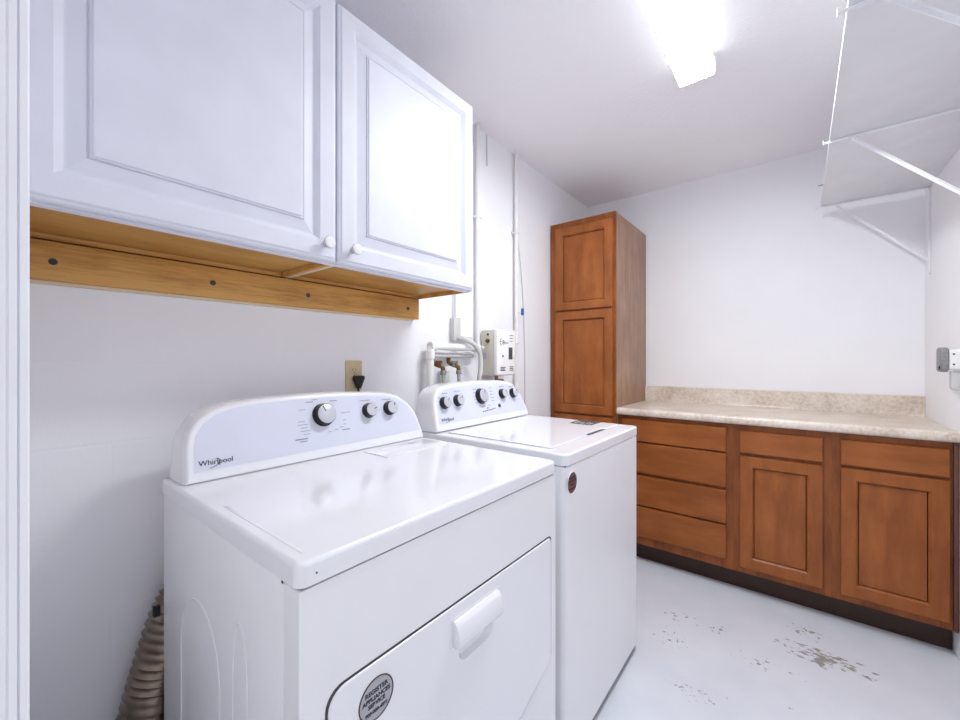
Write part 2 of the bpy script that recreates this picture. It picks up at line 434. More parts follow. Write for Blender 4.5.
def logo(c, fx, lean, y, z, size):
    up = Vector((-lean, 0, 1)).normalized()
    bm = text_bm('Whirlpool', size, (fx(z) + .0012, y, z), Y, up)
    # swoosh looping round the letters l and p
    sw = smooth_path([(-1.0, -.40, 0), (-.6, -.38, 0), (-.1, -.20, 0), (.27, .08, 0), (.40, .36, 0), (.27, .64, 0), (-.02, .74, 0), (-.30, .62, 0)], 4)
    o_ = Vector((fx(z) + .0016, y + size * 2.15, z)); m_ = len(sw) - 1
    tube(bm, [o_ + Y * (size * p.x) + up * (size * p.y) for p in sw], .001, 6, [size * (.015 + .032 * math.sin(math.pi * k / m_)) for k in range(m_ + 1)])
    return part('logo', bm, 'ink', c, 'dark printed maker name', ang=30)

# ---------------- dryer
DR = thing('dryer', 'white front-loading clothes dryer with three knobs, nearest the doorway', 'dryer', (.45, .645, 0))
dx0, dx1, dy0, dy1, dzt, dzs = .126, .768, .275, 1.016, .920, .884
bm = box(BM(), dx0, .724, dy0, dy1, .03, dzs - .001, .003)
part('body', bm, 'appliance_body', DR)
o = BM(); prism(o, rrect(dy0, dy1, .03, dzs - .003, .004), 'x', .7245, dx1, 0)
o2 = BM(); merge(o2, o)
es = [e for e in o2.edges if all(abs(v.co.x - dx1) < 1e-5 for v in e.verts) and abs(e.verts[0].co.z - e.verts[1].co.z) > .3]
bev(o2, .014, 4, es)
part('front_panel', o2, 'appliance_body', DR)
o = BM(); prism(o, rrect(dx0 - .004, dx1 + .002, dy0 - .002, dy1 + .001, [.004, .016, .016, .004]), 'z', dzs + .001, dzt)
bev(o, .008, 4, [e for e in o.edges if all(abs(v.co.z - dzt) < 1e-5 for v in e.verts)])
part('top_panel', o, 'appliance', DR, ang=50)
o = box(BM(), dx0 + .006, dx1 - .006, dy0 + .006, dy1 - .006, dzs - .004, dzs + .002)
part('seam_gasket', o, 'seam', DR, 'dark gap under the top panel')
for x, y in ((.16, .31), (.73, .31), (.16, .98), (.73, .98)):
    part('foot', lathe(BM(), (x, y, 0), Z, [(0, .02), (.012, .02), (.014, .008), (.031, .008)], 18), 'rubber', DR)
# stamped relief on the left side panel
bm = BM()
for (xa, xb2, ztop) in ((.26, .48, .72), (.54, .60, .76)):
    pts = [(xa, dy0 - .0002, .06), (xa, dy0 - .0002, ztop - .12)] + [((xa + xb2) / 2 - (xb2 - xa) / 2 * math.cos(math.radians(a)), dy0 - .0002, ztop - .12 + .12 * math.sin(math.radians(a))) for a in range(15, 180, 15)] + [(xb2, dy0 - .0002, ztop - .12), (xb2, dy0 - .0002, .06)]
    tube(bm, pts, .0016, 8)
part('side_relief', bm, 'appliance_body', DR, ang=60)
# loading door: chamfered lower corners
def door_poly(g):
    a, b, zt_, zb_ = .314 + g, .990 - g, .718 - g, .278 + g
    top = [(b, .388 + g * .4), (b, zt_ - .014)] + [(b - .014 + .014 * math.cos(t_), zt_ - .014 + .014 * math.sin(t_)) for t_ in (math.radians(30), math.radians(60))] + [(b - .014, zt_)]
    left = [(a + .030, zt_)] + [(a + .030 - .030 * math.sin(t_), zt_ - .030 + .030 * math.cos(t_)) for t_ in [math.radians(15 * q) for q in range(1, 6)]] + [(a, zt_ - .030)]
    low = [(a, .388 + g * .4), (a + .010, .374 + g * .6), (a + .24, zb_ + .010), (a + .29, zb_), (b - .29, zb_), (b - .24, zb_ + .010), (b - .010, .374 + g * .6)]
    return top + left + low
o = BM(); prism(o, door_poly(0), 'x', dx1 - .02, dx1 + .0006)
part('door_gap', o, 'seam', DR, 'dark line around the door')
o = BM(); prism(o, door_poly(.0040), 'x', dx1 - .016, dx1 + .0034)
bev(o, .003, 3, [e for e in o.edges if all(abs(v.co.x - dx1 - .0034) < 1e-5 for v in e.verts)])
DD = part('door', o, 'appliance', DR, ang=50)
xd = dx1 + .0034
# grip: proud bar over a shallow scoop
bm = BM(); yA, yB, zA, zB = .584, .732, .634, .686
pr = [(xd - .004, zA), (xd + .014, zA), (xd + .018, zA + .004), (xd + .018, zA + .026), (xd + .012, zB - .007), (xd + .004, zB), (xd - .004, zB)]
prism(bm, pr, 'y', yA, yB, .0025, 2)
part('handle', bm, 'appliance', DD)
bm = BM(); frame_rings(bm, (xd - .001, yA - .005, zA - .004), Y, Z, X, yB - yA + .010, zB - zA + .008, [(0, 0), (.0005, .0018), (.0035, .0018), (.004, 0)])
part('handle_rim', bm, 'appliance_body', DD)
# finger scoop: rim ring that dips in to a hollow, cut through the door skin
pp = rrect(.602, .716, .590, zA + .010, [.024, .024, .004, .004]); cy_, cz_ = .659, .612
def scoop_cut(ob, grow):
    cut = BM()
    A_ = [cut.verts.new((xd - .012 - grow * .02, cy_ + (p[0] - cy_) * (.86 + grow), cz_ + (p[1] - cz_) * (.80 + grow))) for p in pp]
    B_ = [cut.verts.new((xd + .003, cy_ + (p[0] - cy_) * (1.03 + grow), cz_ + (p[1] - cz_) * (1.05 + grow))) for p in pp]
    for k in range(len(pp)): cut.faces.new((A_[k], A_[(k + 1) % len(pp)], B_[(k + 1) % len(pp)], B_[k]))
    cut.faces.new(A_[::-1]); cut.faces.new(B_); bmesh.ops.recalc_face_normals(cut, faces=cut.faces[:]); cut.transform(Matrix.Translation(-BASE[DR]))
    cme = bpy.data.meshes.new('cut'); cut.to_mesh(cme); cut.free(); cob = bpy.data.objects.new('cut', cme); COL.objects.link(cob); cob.parent = DR
    for m_ in list(ob.modifiers): ob.modifiers.remove(m_)
    md = ob.modifiers.new('cut', 'BOOLEAN'); md.object = cob; md.operation = 'DIFFERENCE'; md.solver = 'EXACT'
    dg = bpy.context.evaluated_depsgraph_get(); dg.update(); nm = bpy.data.meshes.new_from_object(ob.evaluated_get(dg))
    ob.modifiers.clear(); ob.data = nm; bpy.data.objects.remove(cob)
    wn = ob.modifiers.new('normals', 'WEIGHTED_NORMAL'); wn.keep_sharp = True
    nm.set_sharp_from_angle(angle=math.radians(35))
for ob_ in DR.children:
    n_ = ob_.name.split('.')[0]
    if n_ == 'door': scoop_cut(ob_, 0)
    elif n_ in ('door_gap', 'front_panel'): scoop_cut(ob_, .06)
# console
dprof = [(1.013, .921), (1.011, .945), (.997, 1.0), (.981, 1.03), (.955, 1.056), (.922, 1.076), (.87, 1.087), (.81, 1.093), (.69, 1.099), (.574, 1.099), (.466, 1.0965), (.396, 1.090), (.352, 1.078), (.322, 1.058), (.303, 1.03), (.296, 1.0), (.292, .945), (.290, .921)]
pprof = [(.999, .950), (.987, .998), (.972, 1.024), (.948, 1.048), (.918, 1.067), (.868, 1.078), (.81, 1.084), (.69, 1.090), (.574, 1.090), (.466, 1.0875), (.400, 1.081), (.360, 1.069), (.333, 1.05), (.316, 1.025), (.310, .998), (.306, .944)]
LEAN = .28
c, cp, fx = console(DR, dprof, .921, .238, LEAN, .128, pprof, .008)
for (y, z, r, a) in ((.637, 1.040, .030, -25), (.795, 1.037, .0215, 75), (.879, 1.037, .0215, 35)):
    knob_with_face(c, fx, LEAN, y, z, r, a)
items = []
for k in range(5): items.append((.568 + k * .003, 1.028 - k * .0088, .028 if k % 2 else .020, .0015))
items.append((.575, 1.060, .018, .0015))
for k, (yy, zz, ww) in enumerate(((.712, 1.040, .030), (.703, 1.018, .010), (.702, 1.006, .008), (.690, .999, .012), (.672, .994, .010), (.650, .990, .010))): items.append((yy, zz, ww, .0016))
items += [(.600, 1.080, .022, .0025), (.615, 1.0855, .016, .0018), (.675, 1.078, .024, .0025), (.563, .981, .036, .0035), (.568, .974, .02, .0025), (.705, .990, .026, .003), (.787, 1.070, .040, .0018), (.872, 1.067, .040, .0018), (.838, 1.036, .004, .003)]
part('dial_marks', dashes(fx, LEAN, items), 'ink_soft', cp, 'small grey printed lettering')
logo(cp, fx, LEAN, .316, .957, .0172)
# lint screen lid on the top panel
bm = box(BM(), .262, .380, .735, .985, dzt - .001, dzt + .003, .002)
LD = part('lint_lid', bm, 'appliance', DR)
part('lint_lid_mark', merge(BM(), text_bm('Lint', .014, (.29, .90, dzt + .0032), Y, -X, .0002)), 'ink_soft', LD)
part('top_bead', box(BM(), .44, .74, .294, .300, dzt - .002, dzt + .0006, .0005), 'appliance', DR)
# chips in the enamel at the front corner
part('enamel_chip', disc(BM(), (dx1 + .0019, .30, .900), X, .0016, .0005, 10), 'seam', DR, 'tiny dark chip')
part('corner_hole', disc(BM(), (.722, dy0 - .0006, .8815), -Y, .0028, .0006, 12), 'seam', DR, 'small dark hole at the seam')
# round sticker on the door
def sticker(parent, xs, y, z, r, face, inkm, lines):
    s = part('sticker', disc(BM(), (xs, y, z), X, r, .0004, 48), face, parent, 'round service sticker')
    o_ = BM(); frame = [xs + .0005]
    pts = [(xs + .0004, y + r * math.cos(a), z + r * math.sin(a)) for a in [2 * math.pi * k / 48 for k in range(49)]]
    tube(o_, pts, r * .035, 6, cap=False)
    part('sticker_rim', o_, 'sticker_edge' if face == 'sticker_grey' else 'paper', s)
    b = BM()
    for (txt, dz_, sz) in lines: merge(b, text_bm(txt, sz, (xs + .0007, y, z + dz_), Y, Z, .0002, 'CENTER', bold=.00035))
    part('sticker_text', b, inkm, s)
sticker(DD, xd, .402, .656, .033, 'sticker_grey', 'ink', [('REGISTER', .0105, .0105), ('APPLIANCES', .000, .0098), ('SERVICE', -.0095, .0092), ('800-000-4381', -.0205, .0078)])

# ---------------- washer
WS = thing('washer', 'white top-loading washing machine with five knobs, beside the dark wood cabinets', 'washing machine', (.45, 1.39, 0))
wx0, wx1, wy0, wy1, wzt, wzs = .126, .778, 1.062, 1.719, .927, .891
o = BM(); prism(o, rrect(wx0, wx1, wy0, wy1, [.004, .022, .022, .004]), 'z', .03, wzs - .0015)
bev(o, .003, 2, [e for e in o.edges if all(abs(v.co.z - wzs + .0015) < 1e-5 for v in e.verts)])
part('body', o, 'appliance_body', WS, ang=50)
o = BM(); prism(o, rrect(wx0 - .003, wx1 + .001, wy0 - .001, wy1 + .001, [.004, .022, .022, .004]), 'z', wzs + .0012, wzt)
bev(o, .007, 4, [e for e in o.edges if all(abs(v.co.z - wzt) < 1e-5 for v in e.verts)])
part('top_panel', o, 'appliance', WS, ang=50)
part('seam_gasket', box(BM(), wx0 + .006, wx1 - .006, wy0 + .006, wy1 - .006, wzs - .004, wzs + .003), 'seam', WS, 'dark gap under the top panel')
part('painted_base_shadow', box(BM(), wx0 + .01, wx1 - .010, wy0 + .01, wy1 - .01, .010, .031), 'seam', WS, 'dark block painted as the shadow gap under the washer')  # no real skirt: dark colour stands in for shade below the body
for x, y in ((.16, 1.10), (.73, 1.10), (.16, 1.68), (.73, 1.68)):
    part('foot', lathe(BM(), (x, y, 0), Z, [(0, .02), (.012, .02), (.014, .009), (.031, .009)], 18), 'rubber', WS)
lidp = rrect(.272, .706, 1.105, 1.697, [.01, .02, .02, .01])
# lid with a finger scoop in its front edge
lidp = [(.272, 1.105), (.690, 1.105), (.703, 1.110), (.706, 1.122), (.706, 1.375), (.692, 1.395), (.690, 1.41), (.690, 1.53), (.692, 1.545), (.706, 1.565), (.706, 1.680), (.700, 1.692), (.688, 1.697), (.272, 1.697)]
big2 = []
for (x, y) in lidp: big2.append((x + (.0022 if x > .5 else -.001), y + (-.0022 if y < 1.3 else .0022 if y > 1.6 else 0)))
o = BM(); prism(o, big2, 'z', wzt - .004, wzt + .0003); part('lid_gap', o, 'ink_soft', WS, 'grey line round the lid')
part('lid_scoop', box(BM(), .688, .7065, 1.392, 1.548, wzt - .003, wzt + .0006, .0), 'seam', WS, 'dark finger scoop')
o = BM(); prism(o, lidp, 'z', wzt - .002, wzt + .004); bev(o, .0028, 3, [e for e in o.edges if all(abs(v.co.z - wzt - .004) < 1e-5 for v in e.verts)])
LID = part('lid', o, 'appliance', WS, ang=50)
EL = part('energy_label', box(BM(), .530, .632, 1.585, 1.690, wzt + .0038, wzt + .0044), 'energy', LID, 'charcoal rectangular label on the lid')
bm = BM()
for k in range(5): box(bm, .548 + k * .016, .552 + k * .016, 1.602 + (k % 2) * .01, 1.655 - (k % 3) * .012, wzt + .0044, wzt + .0047)
part('label_print', bm, 'paper', EL)
wprof = [(1.716, .930), (1.713, .952), (1.702, .992), (1.684, 1.030), (1.655, 1.068), (1.625, 1.088), (1.59, 1.098), (1.52, 1.104), (1.40, 1.107), (1.30, 1.106), (1.20, 1.101), (1.145, 1.094), (1.115, 1.083), (1.092, 1.062), (1.080, 1.03), (1.073, .98), (1.069, .930)]
wpan = [(1.699, .957), (1.690, .992), (1.672, 1.026), (1.645, 1.060), (1.618, 1.078), (1.585, 1.088), (1.52, 1.094), (1.40, 1.097), (1.30, 1.096), (1.205, 1.091), (1.153, 1.084), (1.128, 1.075), (1.107, 1.056), (1.096, 1.026), (1.090, .98), (1.088, .957)]
c, cp, fx = console(WS, wprof, .930, .250, LEAN, .128, wpan, .008)
for (y, z, r, a) in ((1.134, 1.034, .0215, 35), (1.213, 1.037, .0215, 30), (1.367, 1.044, .030, 20), (1.525, 1.044, .0205, 40), (1.612, 1.042, .0205, 30)):
    knob_with_face(c, fx, LEAN, y, z, r, a)
items = [(1.148, 1.07, .03, .003), (1.222, 1.075, .035, .0025), (1.536, 1.078, .04, .0025), (1.61, 1.074, .036, .0025)]
for k in range(5): items += [(1.335, 1.075 - k * .014, .022, .0024), (1.447, 1.075 - k * .014, .022, .0024)]
for k in range(4): items += [(1.113, 1.056 - k * .014, .010, .0022)]
items += [(1.375, .998, .022, .002), (1.415, 1.001, .022, .002)]
part('dial_marks', dashes(fx, LEAN, items), 'ink_soft', cp, 'small grey printed lettering')
items = [(1.365 + k * .014, .979 + k * .001, .0075, .004) for k in range(7)] + [(1.40, .991, .01, .004)]
part('status_marks', dashes(fx, LEAN, items), 'ink', cp, 'row of small dark cycle marks')
n_ = Vector((1, 0, LEAN)).normalized()
part('start_button', lathe(BM(), (fx(.994) + .0006, 1.487, .994), n_, [(0, .0085), (.003, .0085), (.004, .007)], 20), 'energy', c, 'small dark start button')
logo(cp, fx, LEAN, 1.102, .966, .0165)
sticker([o_ for o_ in WS.children if o_.name.startswith('body')][0], wx1, 1.101, .8375, .032, 'sticker_red', 'ink', [('REGISTER', .012, .0095), ('APPLIANCES', .002, .0092), ('SERVICE', -.008, .0085), ('800-000-4381', -.020, .0082)])

# ================================================================== WOOD CABINETS ALONG THE BACK WALL
DOORR = [(0, .001), (0, .016), (.003, .019), (.056, .019), (.0565, .0165), (.061, .0125), (.061, .004), (0, .001)]
def shaker(root, x0, x1, z0, z1, yface, inset=.058, knob=False):
    w, h = x1 - x0, z1 - z0
    f = frame_rings(BM(), (x0, yface, z0), X, Z, -Y, w, h, [(0, .001), (0, .0165), (.002, .019), (inset - .0065, .019), (inset, .0115), (inset, .001)])
    d = part('door', f, 'wood_v', root, ang=20)
    part('door_panel', rings_panel(BM(), (x0 + inset + .003, yface, z0 + inset + .003), X, Z, -Y, w - 2 * inset - .006, h - 2 * inset - .006, [(0, .0005), (0, .0055), (.0005, .006)]), 'wood_v', d)
    return d
def drawer(root, x0, x1, z0, z1, yface):
    return part('drawer', rings_panel(BM(), (x0, yface, z0), X, Z, -Y, x1 - x0, z1 - z0, [(0, .001), (0, .0155), (.0025, .019), (.004, .019)]), 'wood_h', root, ang=20)
YF = 2.440
def carcass(root, x0, x1, z0, z1, yb, stiles, rails, yf=YF, side='wood_side'):
    bm = box(BM(), x0, x0 + .016, yf + .018, yb, z0, z1); box(bm, x1 - .016, x1, yf + .018, yb, z0, z1)
    box(bm, x0, x1, yb - .008, yb, z0, z1); box(bm, x0, x1, yf + .018, yb, z0, z0 + .016); box(bm, x0 + .001, x1 - .001, yf + .018, yb, z1 - .016, z1)
    part('carcass', bm, side, root)
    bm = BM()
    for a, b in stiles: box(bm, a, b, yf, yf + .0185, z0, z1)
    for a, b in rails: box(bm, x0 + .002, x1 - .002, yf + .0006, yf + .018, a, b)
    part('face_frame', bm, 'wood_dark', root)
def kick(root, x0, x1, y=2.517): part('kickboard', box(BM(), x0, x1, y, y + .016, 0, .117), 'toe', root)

GB = 'wooden base cabinets under the countertop'
zc1 = .872
B1 = thing('base_cabinet', 'brown stained base cabinet with four drawers, left end of the countertop', 'base cabinet', (.74, 2.72, 0), GB)
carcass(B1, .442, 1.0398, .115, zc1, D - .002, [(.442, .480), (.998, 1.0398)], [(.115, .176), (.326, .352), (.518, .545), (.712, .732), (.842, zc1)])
for z0, z1 in ((.725, .849), (.541, .715), (.352, .524), (.168, .341)): drawer(B1, .470, 1.008, z0, z1, YF)
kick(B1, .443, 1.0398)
B2 = thing('base_cabinet', 'narrow brown stained base cabinet with one drawer and one door, middle of the countertop', 'base cabinet', (1.23, 2.72, 0), GB)
carcass(B2, 1.0402, 1.4198, .115, zc1, D - .002, [(1.0402, 1.075), (1.384, 1.4198)], [(.115, .16), (.70, .735), (.835, zc1)])
drawer(B2, 1.068, 1.390, .731, .841, YF); shaker(B2, 1.068, 1.390, .148, .715, YF)
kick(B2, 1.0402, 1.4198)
B3 = thing('base_cabinet', 'brown stained base cabinet with one drawer and one wide door, against the right wall', 'base cabinet', (1.61, 2.72, 0), GB)
carcass(B3, 1.4202, 1.788, .115, zc1, D - .002, [(1.4202, 1.458), (1.770, 1.788)], [(.115, .16), (.70, .735), (.835, zc1)])
drawer(B3, 1.451, 1.777, .731, .842, YF); shaker(B3, 1.451, 1.777, .148, .718, YF)
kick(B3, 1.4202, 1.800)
part('filler_strip', box(BM(), 1.7885, 1.803, YF - .010, YF + .02, .115, zc1, .001), 'filler', B3)

CT = thing('countertop', 'beige stone-pattern laminate countertop along the back wall', 'countertop', (1.12, 2.7, zc1))
zt_, zb2 = .914, .8725
pr = [(D - .0015, zb2), (2.425, zb2), (2.414, zb2 + .004), (2.409, zb2 + .012), (2.409, zt_ - .012), (2.4125, zt_ - .005), (2.419, zt_ - .0005), (2.428, zt_ + .0005), (2.445, zt_ - .001), (D - .0015, zt_ - .001)]
part('worktop', prism(BM(), pr, 'x', .4415, 1.803), 'laminate', CT)
pr = [(D - .0015, zt_ - .001), (D - .030, zt_ - .001), (D - .024, zt_ + .004), (D - .021, zt_ + .012), (D - .020, 1.012), (D - .0185, 1.0165), (D - .0015, 1.018)]
part('backsplash', prism(BM(), pr, 'x', .4415, 1.803), 'laminate', CT)

PN = thing('pantry_cabinet', 'tall narrow brown stained pantry cabinet in the back left corner', 'tall cabinet', (.22, 2.70, 0))
YP = 2.391
carcass(PN, .003, .440, .115, 2.100, D - .002, [(.003, .055), (.415, .440)], [(.115, .16), (.845, .880), (1.500, 1.545), (2.045, 2.100)], YP)
shaker(PN, .046, .428, 1.524, 2.058, YP, .055); shaker(PN, .046, .428, .866, 1.513, YP, .055); shaker(PN, .046, .428, .150, .852, YP, .055)
part('kickboard', box(BM(), .003, .440, 2.468, 2.484, 0, .117), 'toe', PN)
part('end_stile', box(BM(), .4401, .4412, YP + .002, YP + .02, .125, 2.098), 'wood_dark', PN)

# ================================================================== SHELVES ON THE RIGHT WALL
GS, GK = 'white shelf boards on the right wall', 'white folding steel brackets under the right wall shelf'
sx0, sx1, sz = 1.396, 1.8035, 2.046
def shelf(ya, yb, label):
    s = thing('wall_shelf', label, 'shelf', (1.6, (ya + yb) / 2, sz), GS)
    part('board', box(BM(), sx0 + .0025, sx1, ya, yb, sz, sz + .016, .0008), 'shelf', s)
    part('edge_band', box(BM(), sx0, sx0 + .0024, ya, yb, sz - .0005, sz + .0165, .0004), 'bracket', s, 'bright white front edge')
shelf(2.052, 2.898, 'white shelf board on the right wall, farther board reaching toward the back wall')
shelf(.62, 2.050, 'long white shelf board on the right wall, nearer board running toward the doorway')
def bracket(y, label):
    b = thing('shelf_bracket', label, 'shelf bracket', (1.80, y, 1.61), GK)
    h = .008
    bm = box(BM(), sx0 - .018, 1.8035, y - .005, y + .005, sz - .0035, sz - .0008, .0003); box(bm, sx0 - .018, 1.80, y - .0012, y + .0012, sz - .008, sz - .002)
    box(bm, sx0 - .019, sx0 - .0165, y - .008, y + .008, sz - .012, sz + .006, .0003)
    part('arm', bm, 'bracket', b)
    bm = box(BM(), 1.8008, 1.8035, y - .005, y + .005, 1.607, sz - .004, .0003); box(bm, 1.796, 1.802, y - .0012, y + .0012, 1.63, sz - .004)
    part('wall_leg', bm, 'bracket', b)
    a, e = Vector((1.462, y, sz - .006)), Vector((1.798, y, 1.694)); d = (e - a); Ln = d.length; d.normalize(); n = Vector((-d.z, 0, d.x))
    bm = BM()
    o = BM(); box(o, 0, Ln, -h, h, -.0014, .0014, .0004); box(o, 0, Ln, -.0012, .0012, -.010, .001)
    mt = Matrix((d, Y, n)).transposed().to_4x4(); mt.translation = a; o.transform(mt); merge(bm, o)
    part('brace', bm, 'bracket', b)
    for xs in (sx0 + .03, 1.74): part('screw', disc(BM(), (xs, y + .002, sz - .0035), -Z, .0022, .0008, 12), 'pvc_grey', b)
    part('screw', disc(BM(), (1.8008, y, 1.622), -X, .003, .0012, 12), 'steel', b)
bracket(2.888, 'white steel shelf bracket with diagonal brace, nearest the back wall')
bracket(2.050, 'white steel shelf bracket with diagonal brace, under the joint between the two boards')
bracket(1.300, 'white steel shelf bracket with diagonal brace, nearest the doorway under the long board')
solo('cup_hook', tube(BM(), [(1.3965, 2.565, 2.054), (1.384, 2.565, 2.054), (1.378, 2.565, 2.056)], .0025, 8), 'steel', (1.39, 2.565, 2.054), 'tiny steel hook on the front edge of the far shelf board', 'hook')

# wall fixture on the right wall above the counter
FX = thing('wall_fixture', 'small white wall fixture with grey speckled face on the right wall above the counter', 'wall fixture', (1.80, 2.40, 1.2))
o = BM(); prism(o, rrect(2.385, 2.455, 1.162, 1.244, .012), 'x', 1.768, 1.8035, .003); part('housing', o, 'porcelain', FX)
o = BM(); prism(o, rrect(2.385, 2.455, 1.154, 1.252, .018), 'x', 1.744, 1.7675, .006, 3); part('front_cap', o, 'steel', FX, 'grey speckled cap')
o = BM(); prism(o, rrect(2.392, 2.408, 1.164, 1.178, .004), 'x', 1.741, 1.7442); part('button', o, 'black', FX)
for z in (1.225, 1.185): part('screw', disc(BM(), (1.779, 2.385, z), -Y, .0035, .001, 12), 'seam', FX)
o = BM(); prism(o, rrect(1.774, 1.7985, 1.083, 1.157, [.012, .012, .001, .001]), 'y', 2.388, 2.425, .003); part('lever', o, 'pvc_grey', FX)

# ================================================================== LEFT WALL SERVICES
OUT = thing('power_outlet', 'almond duplex power outlet on the left wall above the dryer', 'power outlet', (.002, .876, 1.143))
o = BM(); prism(o, rrect(.842, .911, 1.086, 1.200, .004), 'x', .0005, .0055, .0018); pl = part('cover_plate', o, 'almond', OUT)
for zc in (1.163, 1.123):
    o = BM(); prism(o, rrect(.860, .893, zc - .0145, zc + .0145, .010), 'x', .005, .0068, .0005); r_ = part('socket', o, 'almond', OUT)
    bm = box(BM(), .0064, .0071, .869, .8712, zc - .001, zc + .008); box(bm, .0064, .0071, .8815, .8835, zc - .001, zc + .007); lathe(bm, (.0064, .8765, zc - .007), X, [(0, .0022), (.0007, .0022)], 10)
    part('slots', bm, 'rubber', r_)
part('cover_screw', disc(BM(), (.0056, .8765, 1.143), X, .003, .0008, 12), 'brass', OUT)
o = BM(); prism(o, [(.868, 1.143), (.907, 1.143), (.908, 1.132), (.897, 1.108), (.892, 1.096), (.882, 1.096), (.878, 1.106), (.867, 1.132)], 'x', .0072, .030, .003)
PCD = part('power_cord', tube(BM(), smooth_path([(.016, .887, 1.098), (.018, .889, 1.06), (.026, .893, .95), (.035, .89, .7), (.05, .875, .40), (.08, .86, .32), (.127, .85, .32)]), .0042, 10), 'rubber', DR, 'black power cord to the wall outlet')
part('plug', o, 'rubber', PCD, 'black angled plug')

def pipe(name, pts, r, mat, label, cat='pipe', group=None, clips=(), joints=(), seg=14):
    t_ = thing(name, label, cat, pts[-1], group)
    part('tube', tube(BM(), pts, r, seg), mat, t_)
    for (p, d) in clips:
        p = Vector(p)
        bm = box(BM(), .0005, p.x + r + .0015, p.y - r - .010, p.y + r + .010, p.z - .005, p.z + .005, .0015) if d == 'z' else box(BM(), .0005, p.x + r, p.y - .006, p.y + .006, p.z - r - .01, p.z + r + .01, .0015)
        part('clip', bm, 'pvc', t_)
    for (p, d) in joints: part('joint', lathe(BM(), Vector(p) - Vector(d) * .02, d, [(0, r * 1.05), (.001, r * 1.3), (.039, r * 1.3), (.04, r * 1.05)], 16), mat, t_)
    return t_
p1 = pipe('water_pipe', smooth_path([(.024, 1.590, H - .001), (.024, 1.590, 1.9), (.024, 1.590, 1.40), (.024, 1.590, 1.285), (.030, 1.592, 1.268), (.046, 1.594, 1.264), (.050, 1.594, 1.27)], 4), .0115, 'pvc', 'white water pipe down the left wall to the small heater box, ending above the washer', group='white vertical water pipes', clips=[((.024, 1.590, 1.931), 'z')])
p2 = pipe('water_pipe', [(.024, 1.945, H - .001), (.024, 1.945, .001)], .0105, 'pvc', 'white water pipe down the left wall with the blue tap, nearest the tall cabinet', group='white vertical water pipes', clips=[((.024, 1.945, 1.937), 'z'), ((.024, 1.945, 1.30), 'z')])
TV = thing('shutoff_valve', 'small blue-handled shutoff valve on the white pipe beside the tall cabinet', 'valve', (.035, 1.96, 1.483))
part('valve_body', tube(BM(), [(.030, 1.9555, 1.478), (.034, 1.970, 1.478), (.044, 1.974, 1.478)], .007, 10), 'pvc', TV)
o = box(BM(), .040, .052, 1.966, 1.985, 1.462, 1.502, .004); part('handle', o, 'blue', TV)
solo('thin_cable', tube(BM(), smooth_path([(.006, 1.955, 2.11), (.006, 1.985, 1.93), (.006, 2.022, 1.74), (.006, 2.05, 1.5), (.006, 2.063, 1.25), (.006, 2.066, 1.02), (.006, 2.067, .5), (.006, 2.067, .002)]), .0028, 8), 'pvc_grey', (.006, 2.06, 1.2), 'thin white cable drooping down the left wall between pipe and tall cabinet', 'cable')
solo('wire_stub', tube(BM(), [(.006, 1.689, H - .001), (.006, 1.689, 2.30), (.008, 1.688, 2.235)], .0026, 8), 'pvc_grey', (.006, 1.689, 2.3), 'short grey wire stub hanging at the top of the left wall between the pipes', 'wire')

JB = thing('junction_box', 'pale grey electrical box with conduit on the left wall behind the washer', 'electrical box', (.002, 1.427, 1.35))
part('box', box(BM(), .0005, .028, 1.405, 1.448, 1.296, 1.402, .003), 'pvc_grey', JB)
part('cover', box(BM(), .0282, .0305, 1.403, 1.450, 1.294, 1.404, .001), 'pvc_grey', JB)
part('conduit', tube(BM(), [(.015, 1.427, 1.401), (.015, 1.427, H - .001)], .0050, 10), 'pvc_grey', JB)
bm = box(BM(), .0005, .03, 1.450, 1.535, 1.304, 1.316, .002); part('strap', bm, 'pvc_grey', JB)
pts = smooth_path([(.030, 1.432, 1.306), (.055, 1.445, 1.303), (.080, 1.470, 1.285), (.086, 1.505, 1.262), (.086, 1.532, 1.225), (.086, 1.534, 1.16), (.084, 1.522, 1.09), (.082, 1.50, .95), (.08, 1.48, .6), (.08, 1.48, .1)], 14)
part('flex_conduit', tube(BM(), pts, .012, 12, [.0125 if i % 2 else .0108 for i in range(len(pts))]), 'pvc_grey', JB, 'ribbed grey flexible conduit', ang=70)

dr = thing('drain_pipe', 'white drain pipe with elbow running level on the left wall behind the washer', 'pipe', (.05, 1.3, 1.25))
part('tube', tube(BM(), smooth_path([(.045, 1.555, 1.262), (.045, 1.40, 1.262), (.045, 1.27, 1.262), (.045, 1.244, 1.256), (.045, 1.234, 1.235), (.045, 1.232, 1.15), (.045, 1.226, .9), (.045, 1.226, .02)], 6), .0165, 16), 'pvc', dr)
part('elbow', lathe(BM(), (.045, 1.228, 1.262), Y, [(0, .015), (.002, .0205), (.036, .0205), (.038, .017)], 18), 'pvc', dr)
part('elbow', lathe(BM(), (.045, 1.2325, 1.205), Z, [(0, .017), (.002, .0205), (.036, .0205), (.038, .017)], 18), 'pvc', dr)
part('end_fitting', lathe(BM(), (.045, 1.520, 1.262), Y, [(0, .017), (.002, .0205), (.042, .0205), (.044, .014)], 18), 'pvc', dr)
mf = thing('supply_pipe', 'pale grey supply pipe just below the white drain pipe, feeding the two taps', 'pipe', (.03, 1.3, 1.225))
part('tube', tube(BM(), [(.026, 1.262, 1.222), (.026, 1.545, 1.222)], .010, 12), 'pvc_grey', mf)
GV, GH = 'washer taps on the left wall', 'washer supply hoses'
